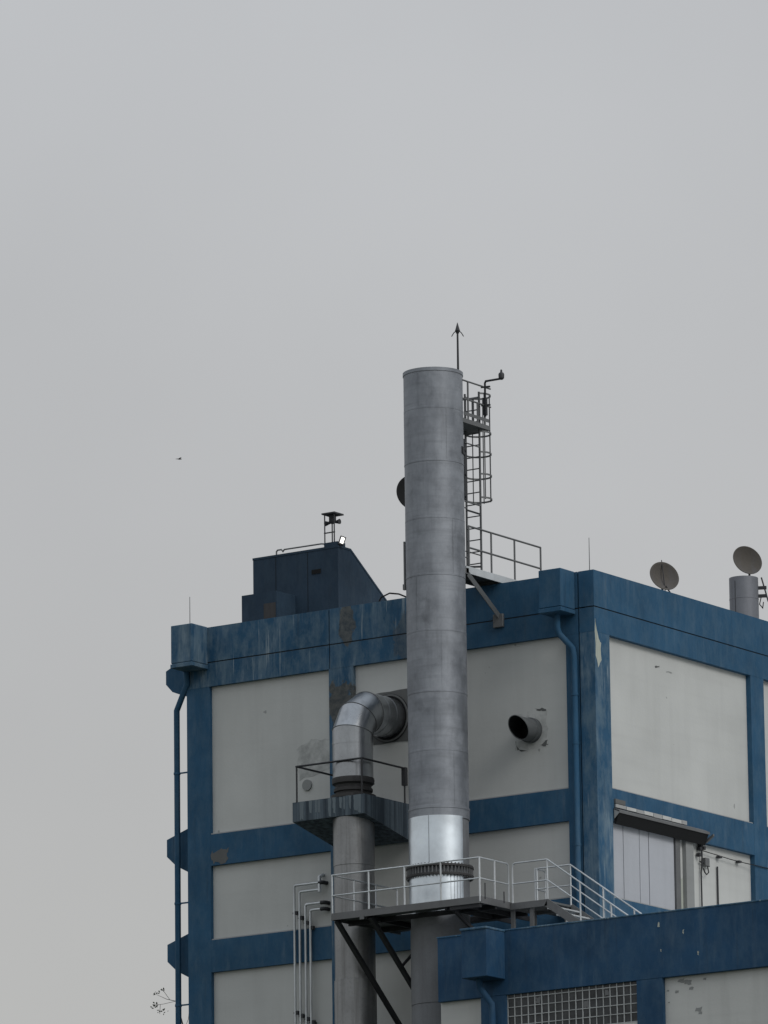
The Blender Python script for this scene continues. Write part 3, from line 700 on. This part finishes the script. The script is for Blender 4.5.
b = B(); tube(b, [(VX+(VR-0.009)*math.cos(2*math.pi*i/n_), -0.51-0.72*(VR-0.009)*math.sin(2*math.pi*i/n_)-0.05*(VR-0.009)*math.cos(2*math.pi*i/n_), VZ+(VR-0.009)*math.sin(2*math.pi*i/n_)) for i in range(n_)], 0.014, 6, closed=True); part('rim', b, M_deck, vp)

# ------------------------------------------------------------------ service walkway round the chimney
wk = thing('service_walkway', 'railed steel walkway on braces wrapping the chimney below its bright sleeve', 'walkway', (-3.7, -2, 28.4))
WX0, WX1, WY, WZ = -6.05, -1.41, -3.5, 28.45
RT, RM = 29.52, 28.98
b = B(); box(b, WX0, -4.52, WY, -0.35, WZ-0.05, WZ); box(b, -2.82, WX1, WY, -1.0, WZ-0.05, WZ); box(b, -4.52, -2.82, WY, -2.82, WZ-0.05, WZ); box(b, -4.52, -2.82, -1.15, -0.35, WZ-0.05, WZ)
part('deck', b, M_deck, wk, smooth=False)
onebar('edge_beam', M_galv_d, wk, (WX0, WY-0.02, WZ-0.03), (WX1, WY-0.02, WZ-0.03), 0.04, 0.18)
onebar('edge_beam', M_galv_d, wk, (WX1+0.022, WY, WZ-0.03), (WX1+0.022, -1.0, WZ-0.03), 0.04, 0.18)
onebar('edge_beam', M_galv_d, wk, (WX0-0.022, WY, WZ-0.03), (WX0-0.022, -0.35, WZ-0.03), 0.04, 0.18)
for y in (-2.75, -1.3): onebar('joist', M_dark, wk, (WX0, y, WZ-0.12), (WX1, y, WZ-0.12), 0.07, 0.13)
for x in (-5.0, -2.5, -1.9): onebar('joist', M_dark, wk, (x, WY+0.02, WZ-0.12), (x, -0.4, WZ-0.12), 0.06, 0.12)
xs = [WX0, -4.89, -3.76, -2.62, WX1]
for x in xs: onetube('post', M_galv, wk, [(x, WY, WZ-0.08), (x, WY, RT)], 0.024, 8)
for y in (-2.5, -1.5, -0.5): onetube('post', M_galv, wk, [(WX0, y, WZ), (WX0, y, RT)], 0.024, 8)
for y in (-2.8, ): onetube('post', M_galv, wk, [(WX1, y, WZ), (WX1, y, RT)], 0.023, 8)
rr = 0.08
onetube('handrail', M_galv, wk, [(WX0, -0.5, RT), (WX0, WY, RT), (WX1, WY, RT), (WX1, -2.24, RT), (WX1, -2.18, RT-0.025), (WX1, -2.15, RT-0.09), (WX1, -2.15, WZ)], 0.022, 8)
onetube('mid_rail', M_galv, wk, [(WX0, -0.5, RM), (WX0, WY, RM), (WX1, WY, RM), (WX1, -2.15, RM)], 0.021, 8)
onebox('toe_clip', M_galv_d, wk, -5.15, -5.02, WY-0.055, WY-0.04, WZ-0.19, WZ-0.08)
for x, zt in ((-1.30, 0.33), (-1.30, 0.33)):
    pass
for y, hgt in ((-3.33, 0.42), (-2.45, 0.30)): onetube('stub', M_dark, wk, [(WX1+0.05, y, WZ), (WX1+0.05, y, WZ+hgt)], 0.015, 6)
for x in (WX0+0.10, WX0+1.18):
    onebar('brace', M_dark, wk, (x, WY+0.06, WZ-0.14), (x, 0.0, 25.35+(0.0 if x < -5.5 else 0.0)), 0.12, 0.10)
    onebox('foot_plate', M_dark, wk, x-0.12, x+0.12, -0.06, -0.004, 25.2, 25.6)
onebar('strut', M_dark, wk, (WX0+1.18, -2.15, 27.1), (WX0+1.18, -0.5, WZ-0.1), 0.07, 0.05)
# bracket under the right end
b = B(); bar(b, (-2.35, WY+0.05, WZ-0.16), (-1.42, WY+0.05, WZ-0.16), 0.1, 0.12); bar(b, (-2.3, WY+0.06, WZ-0.18), (-2.05, -2.7, WZ-0.75), 0.08, 0.08); part('brace', b, M_dark, wk, smooth=False)

sr = thing('steel_stairs', 'galvanised landing and stair flight with double handrails leading down behind the annex parapet', 'stairs', (0, -1.6, 26.5))
SX0, SX1, SY0, SY1 = -1.36, -0.22, -2.13, -1.03
b = B(); box(b, SX0, SX1, SY0, SY1, WZ-0.05, WZ); part('landing', b, M_deck, sr, smooth=False)
for y in (SY0-0.02, SY1+0.02): onebar('edge_beam', M_galv_d, sr, (SX0, y, WZ-0.06), (SX1, y, WZ-0.06), 0.04, 0.17)
slope = 0.70; nst = 10; rise = (WZ-26.5)/nst; run = rise/slope
ex = SX1+nst*run
for y in (SY0-0.02, SY1+0.02): onebar('stringer', M_galv_d, sr, (SX1-0.03, y, WZ-0.05), (ex, y, 26.5), 0.04, 0.20)
for i in range(nst-1):
    onebox('step', M_galv, sr, SX1+i*run-0.02, SX1+(i+1)*run+0.03, SY0, SY1, WZ-(i+1)*rise-0.035, WZ-(i+1)*rise)
for x, y in ((SX0+0.03, SY0+0.05), (SX0+0.62, SY0+0.05), (SX0+0.03, SY1-0.05), (SX1-0.1, SY1-0.05)): onebar('leg', M_galv_d, sr, (x, y, 26.5), (x, y, WZ-0.05), 0.10, 0.08)
for k_, y in enumerate((SY0, SY1)):
    for h, nm, r in ((RT-WZ, 'handrail', 0.022), (RM-WZ, 'mid_rail', 0.019)):
        p = [(SX1+0.0, y, WZ+h), (ex-0.2, y, WZ+h-slope*(ex-0.2-SX1))]
        if y == SY0:
            s0 = [(SX0+0.06, y, WZ), (SX0+0.06, y, WZ+h-0.09), (SX0+0.085, y, WZ+h-0.03), (SX0+0.14, y, WZ+h)] if nm == 'handrail' else [(SX0+0.06, y, WZ+h)]
        else:
            s0 = [(SX0+0.05, y, WZ+h)]
        onetube(nm, M_galv, sr, s0+p, r, 8)
    for x in (SX1, 0.78, 1.72, 2.6): 
        zb = WZ-slope*max(0, x-SX1)-(0.06 if x > SX1 else 0)
        onetube('post', M_galv, sr, [(x, y, zb), (x, y, WZ+(RT-WZ)-slope*max(0, x-SX1))], 0.023, 8)
    if k_: onetube('post', M_galv, sr, [(SX0+0.10, y, WZ), (SX0+0.10, y, RT)], 0.023, 8)
onetube('gate', M_galv, sr, [(SX0+0.04, SY1, WZ), (SX0+0.04, SY1, RT), (SX0+0.06, SY1+0.08, RT), (SX0+0.06, SY1+0.40, RT), (SX0+0.06, SY1+0.46, RT-0.05), (SX0+0.06, SY1+0.46, WZ)], 0.024, 8)
onetube('gate_rail', M_galv, sr, [(SX0+0.06, SY1, RM), (SX0+0.06, SY1+0.46, RM)], 0.02, 8)
onebox('landing_wing', M_deck, sr, SX0, SX0+0.5, SY1+0.045, -0.02, WZ-0.05, WZ)

# ------------------------------------------------------------------ four conduits on the left panel
GRP = 'steel pipes running down the left wall'
PY = -0.07
labs = ['outermost of four grey wall pipes, bending right at the top beside the duct',
        'second from left of four grey wall pipes, ending in an upright elbow',
        'third from left of four grey wall pipes, with the higher short bend',
        'innermost and shortest of four grey wall pipes beside the duct']
spec = [(-9.70, 30.05, -8.86, 0), (-9.53, 29.86, -8.86, 1), (-9.34, 29.50, -8.80, 2), (-9.18, 29.33, -8.80, 3)]
for (x, z, xe, i) in spec:
    t = thing('wall_pipe', labs[i], 'pipe', (x, PY, 0), GRP)
    onetube('pipe', M_galv, t, [(x, PY, 0.1), (x, PY, z-0.05), (x+0.015, PY, z-0.015), (x+0.05, PY, z), (xe, PY, z+0.0)], 0.034, 10)
    if i == 1:
        onetube('elbow', M_galv, t, [(xe-0.01, PY, z-0.06), (xe-0.01, PY, z+0.34), (xe, PY+0.1, z+0.40), (xe, 0.12, z+0.42)], 0.048, 10)
    else:
        b = B(); tube(b, [(xe-0.03, PY, z), (xe+0.06, PY, z), (xe+0.1, PY+0.05, z), (xe+0.1, 0.12, z)], 0.055, 12); part('elbow', b, M_dark, t)
    for zc_ in (29.3-0.15*i, 26.6-0.1*i):
        b = B(); box(b, x-0.05, x+0.05, PY-0.02, 0.12, zc_-0.02, zc_+0.02); box(b, x+0.03, x+0.10, PY-0.03, 0.0, zc_-0.05, zc_+0.05); part('clamp', b, M_dark, t, smooth=False)

# ------------------------------------------------------------------ rooftop bits
def dish(name, label, c, nrm, rad, depth, base, mat, back=False):
    c = Vector(c); nrm = Vector(nrm).normalized()
    t = thing(name, label, 'satellite dish', (base[0], base[1], base[2]))
    a = nrm.cross(Vector((0, 0, 1))).normalized(); u_ = a.cross(nrm)
    b = B(); prof = [(0.001, -depth)]+[(rad*k/10, -depth*(1-(k/10)**2)) for k in range(1, 11)]+[(rad+0.012, 0.0), (rad+0.012, -0.022), (rad*0.98, -0.025)]+[(rad*k/10, -depth*(1-(k/10)**2)-0.02) for k in range(9, 0, -1)]+[(0.001, -depth-0.02)]
    rows = []
    for i in range(40):
        an = 2*math.pi*i/40; dr = a*math.cos(an)+u_*math.sin(an)
        rows.append([b.verts.new(c+dr*r+nrm*h) for r, h in prof])
    for i in range(40):
        A, C = rows[i], rows[(i+1) % 40]
        for j in range(len(prof)-1): b.faces.new((A[j], A[j+1], C[j+1], C[j]))
    bmesh.ops.recalc_face_normals(b, faces=b.faces[:])
    part('reflector', b, mat, t)
    bk = c-nrm*(depth+0.02)
    onetube('mast', M_dark, t, [base, (base[0], base[1], bk.z), tuple(bk)], 0.032, 8)
    return t, a, u_, nrm, c
t, a, u_, nr, c = dish('satellite_dish', 'lone grey satellite dish just above the right parapet', (-1.5, 5.93, 38.50), (0.80, -0.50, 0.30), 0.42, 0.15, (-1.75, 6.2, 37.16), M_dish)
onetube('whip', M_dark, t, [tuple(c-u_*0.5-nr*0.12), tuple(c+u_*0.50-nr*0.02)], 0.012, 6)
onetube('strut', M_dark, t, [tuple(c-u_*0.3-nr*0.03), (-1.2, 6.5, 37.4)], 0.02, 6)
t, a, u_, nr, c = dish('satellite_dish', 'grey satellite dish rising behind the round flue at the right edge', (-1.95, 11.03, 39.85), (0.80, -0.50, 0.30), 0.43, 0.20, (-2.25, 11.6, 37.16), M_dish)
t, a, u_, nr, c = dish('satellite_dish', 'dark disc of a satellite dish peeping out left of the chimney', (-7.36, 2.5, 41.02), (0.75, -0.62, 0.1), 0.50, 0.10, (-7.25, 3.0, 37.16), M_black)

fx, fy, fr_ = -1.8, 10.54, 0.405
fu_ = thing('round_flue', 'squat round zinc flue standing on the right of the roof', 'flue', (fx, fy, 37.16))
b = B(); lathe(b, fx, fy, [(fr_, 37.16), (fr_, 38.60), (fr_+0.006, 38.605), (fr_+0.006, 38.63), (fr_, 38.635), (fr_, 39.22), (fr_-0.02, 39.22), (fr_-0.02, 38.3), (0, 38.3)], 56); part('shell', b, M_flue, fu_)
ang = R_(-95); px_, py_ = fx+(fr_+0.004)*math.cos(ang), fy+(fr_+0.004)*math.sin(ang)
onetube('seam', M_dark, fu_, [(px_, py_, 37.2), (px_, py_, 39.1)], 0.008, 6)
ra_ = R_(34.5)
mx, my = fx+(fr_+0.16)*math.cos(ra_), fy+(fr_+0.16)*math.sin(ra_)
br_ = thing('mast_bracket', 'black clamp and pole fixed to the right side of the round flue', 'bracket', (mx, my, 38.4))
onetube('pole', M_dark, br_, [(mx-0.08, my, 39.25), (mx+0.10, my+0.05, 38.55)], 0.022, 8)
for z in (38.95, 38.72): onebar('clamp', M_dark, br_, (mx-0.17, my-0.08, z), (mx+0.06, my+0.03, z), 0.06, 0.09)
onetube('cable', M_rubber, br_, [(mx-0.1, my, 38.7), (mx-0.16, my, 38.5), (mx-0.06, my, 38.38), (mx-0.03, my, 38.55)], 0.014, 6)

for (x, y, z0, z1, lb) in ((-13.36, 0.25, 36.9, 38.50, 'thin rod rising above the left corner rain head'), (-0.29, 0.28, 37.0, 38.44, 'thin rod rising behind the near right corner of the parapet')):
    t = thing('antenna_rod', lb, 'rod', (x, y, z0), 'thin rods along the parapet')
    onetube('rod', M_galv_d, t, [(x, y, z0), (x, y, z1)], [0.014, 0.008], 6)
    onebox('foot', M_galv_d, t, x-0.04, x+0.04, y-0.0, y+0.06, z0, z0+0.12)

# wall gear right of the loading door
wg = thing('junction_box', 'small grey box with hanging cable on the right wall beyond the canopy', 'cable box', (-0.1, 5.3, 30.3))
onebox('case', M_galv_d, wg, -0.148, 0.0, 5.30, 5.50, 30.28, 30.50, bev=0.01)
onetube('pole', M_dark, wg, [(-0.06, 5.20, 30.95), (-0.06, 5.21, 30.4), (-0.08, 5.18, 30.1), (-0.08, 5.20, 27.0)], 0.022, 8)
onetube('cable', M_rubber, wg, [(-0.04, 5.45, 30.28), (-0.03, 5.48, 30.12), (-0.03, 5.38, 30.05), (-0.03, 5.28, 30.10), (-0.03, 5.22, 30.2)], 0.016, 6)
for y, z in ((5.10, 30.72), (5.28, 30.76), (5.05, 30.55), (5.15, 30.82)): onebox('connector', M_dark, wg, -0.12, 0.0, y-0.05, y+0.05, z-0.05, z+0.04, bev=0.01)
onebar('bracket', M_dark, wg, (-0.08, 5.12, 30.38), (-0.08, 5.6, 30.30), 0.03, 0.03)
oc = thing('wall_cable', 'dark cable sagging across the right wall between clips', 'cable', (-0.05, 6.9, 30.6))
onetube('cable', M_rubber, oc, [(-0.05, 5.22, 30.68), (-0.05, 5.8, 30.66), (-0.03, 6.6, 30.62), (-0.02, 7.4, 30.61), (0.03, 7.7, 30.60), (0.03, 8.6, 30.60), (0.03, 12, 30.55)], 0.012, 6)
for y in (6.1, 7.1): onebox('clip', M_dark, oc, -0.13, -0.01, y-0.07, y+0.07, 30.59, 30.65, bev=0.01)
onebox('clip', M_dark, oc, 0.0005, 0.05, 8.55, 8.75, 30.55, 30.65, bev=0.01)
tagged(onetube('wall_rod', M_dark, None, [(-0.11, 6.06, 27.2), (-0.11, 6.06, 30.36)], 0.024, 8), 'upright dark rod against the pale panel right of the cable box', 'rod')

# ------------------------------------------------------------------ small plant and a bird
pl = thing('wall_plant', 'wispy sapling with few dark leaves growing from the left flank by the downpipe', 'plant', (-13.3, 0.7, 26.2))
PYY = 0.7
stems = [[(-13.95, PYY, 26.0), (-14.0, PYY, 26.7), (-14.12, PYY, 27.1), (-14.25, PYY, 27.42), (-14.55, PYY, 27.5), (-14.9, PYY, 27.66)],
         [(-14.25, PYY, 27.42), (-14.6, PYY-0.1, 27.36), (-14.95, PYY-0.1, 27.36)],
         [(-14.45, PYY, 27.48), (-14.7, PYY+0.05, 27.75), (-14.78, PYY+0.05, 27.82)],
         [(-13.98, PYY, 26.6), (-13.9, PYY+0.1, 26.9), (-13.85, PYY+0.1, 27.3), (-13.82, PYY+0.1, 27.6)],
         [(-14.7, PYY-0.1, 27.36), (-14.72, PYY-0.1, 27.1)]]
b = B()
for s_i, s_ in enumerate(stems): tube(b, s_, [0.022-0.018*i/(len(s_)-1) for i in range(len(s_))] if s_i == 0 else 0.006, 6)
part('stem', b, M_bark, pl)
b = B()
for cx_, cz_, n__ in ((-14.88, 27.70, 7), (-14.72, 27.76, 5), (-14.90, 27.36, 11), (-14.72, 27.18, 5), (-14.64, 27.10, 4), (-15.02, 27.30, 3)):
    for _ in range(n__):
        p = Vector((cx_+random.gauss(0, 0.045), PYY-0.05+random.gauss(0, 0.05), cz_+random.gauss(0, 0.04)))
        d1 = Vector((random.uniform(-1, 1), random.uniform(-1, 1), random.uniform(-1, 1))).normalized(); d2 = d1.orthogonal().normalized(); d3 = d1.cross(d2)*0.004
        l_, w_ = random.uniform(0.03, 0.055), random.uniform(0.014, 0.026)
        q = [p-d1*l_, p+d2*w_, p+d1*l_, p-d2*w_]
        top_ = [b.verts.new(v+d3) for v in q]; bot_ = [b.verts.new(v-d3) for v in q]
        b.faces.new(top_); b.faces.new(bot_[::-1])
        for i in range(4): b.faces.new((top_[i], bot_[i], bot_[(i+1) % 4], top_[(i+1) % 4]))
part('leaves', b, M_leaf, pl, smooth=False)

bc = Vector((92.694, -144.404, 1.6)) + (Fv + Rv*((179.3-384)/6650.0) + Uv*((512-459)/6650.0))*520
bd = thing('bird', 'tiny dark bird gliding far off in the grey sky left of the chimney', 'bird', tuple(bc))
hd = (Rv*0.9+Fv*0.5).normalized(); hd.z = 0.05; sd_ = hd.cross(Vector((0, 0, 1))).normalized(); upv = Vector((0, 0, 1))
b = B(); tube(b, [tuple(bc+hd*t_) for t_ in (-0.2, -0.12, -0.03, 0.08, 0.14, 0.18, 0.21)], [0.012, 0.03, 0.05, 0.048, 0.03, 0.034, 0.008], 10); body = part('body', b, M_feather, bd)
for s in (-1, 1):
    b = B(); o = [(0.06, 0.02, 0.02), (0.09, 0.14, 0.06), (0.05, 0.27, 0.075), (-0.03, 0.40, 0.05), (-0.05, 0.28, 0.06), (-0.06, 0.15, 0.05), (-0.07, 0.02, 0.015)]
    T_ = [b.verts.new(bc+hd*p[0]+sd_*s*p[1]+upv*(p[2]+0.005)) for p in o]; L_ = [b.verts.new(bc+hd*p[0]+sd_*s*p[1]+upv*(p[2]-0.005)) for p in o]
    b.faces.new(T_); b.faces.new(L_[::-1])
    for i in range(len(o)): b.faces.new((T_[i], L_[i], L_[(i+1) % len(o)], T_[(i+1) % len(o)]))
    bmesh.ops.recalc_face_normals(b, faces=b.faces[:]); part('wing', b, M_feather, bd, smooth=False)
b = B(); o = [(-0.17, -0.02, 0), (-0.30, -0.06, 0), (-0.30, 0.06, 0), (-0.17, 0.02, 0)]
T_ = [b.verts.new(bc+hd*p[0]+sd_*p[1]+upv*0.005) for p in o]; L_ = [b.verts.new(bc+hd*p[0]+sd_*p[1]-upv*0.005) for p in o]
b.faces.new(T_); b.faces.new(L_[::-1])
for i in range(4): b.faces.new((T_[i], L_[i], L_[(i+1) % 4], T_[(i+1) % 4]))
part('tail', b, M_feather, bd, smooth=False)
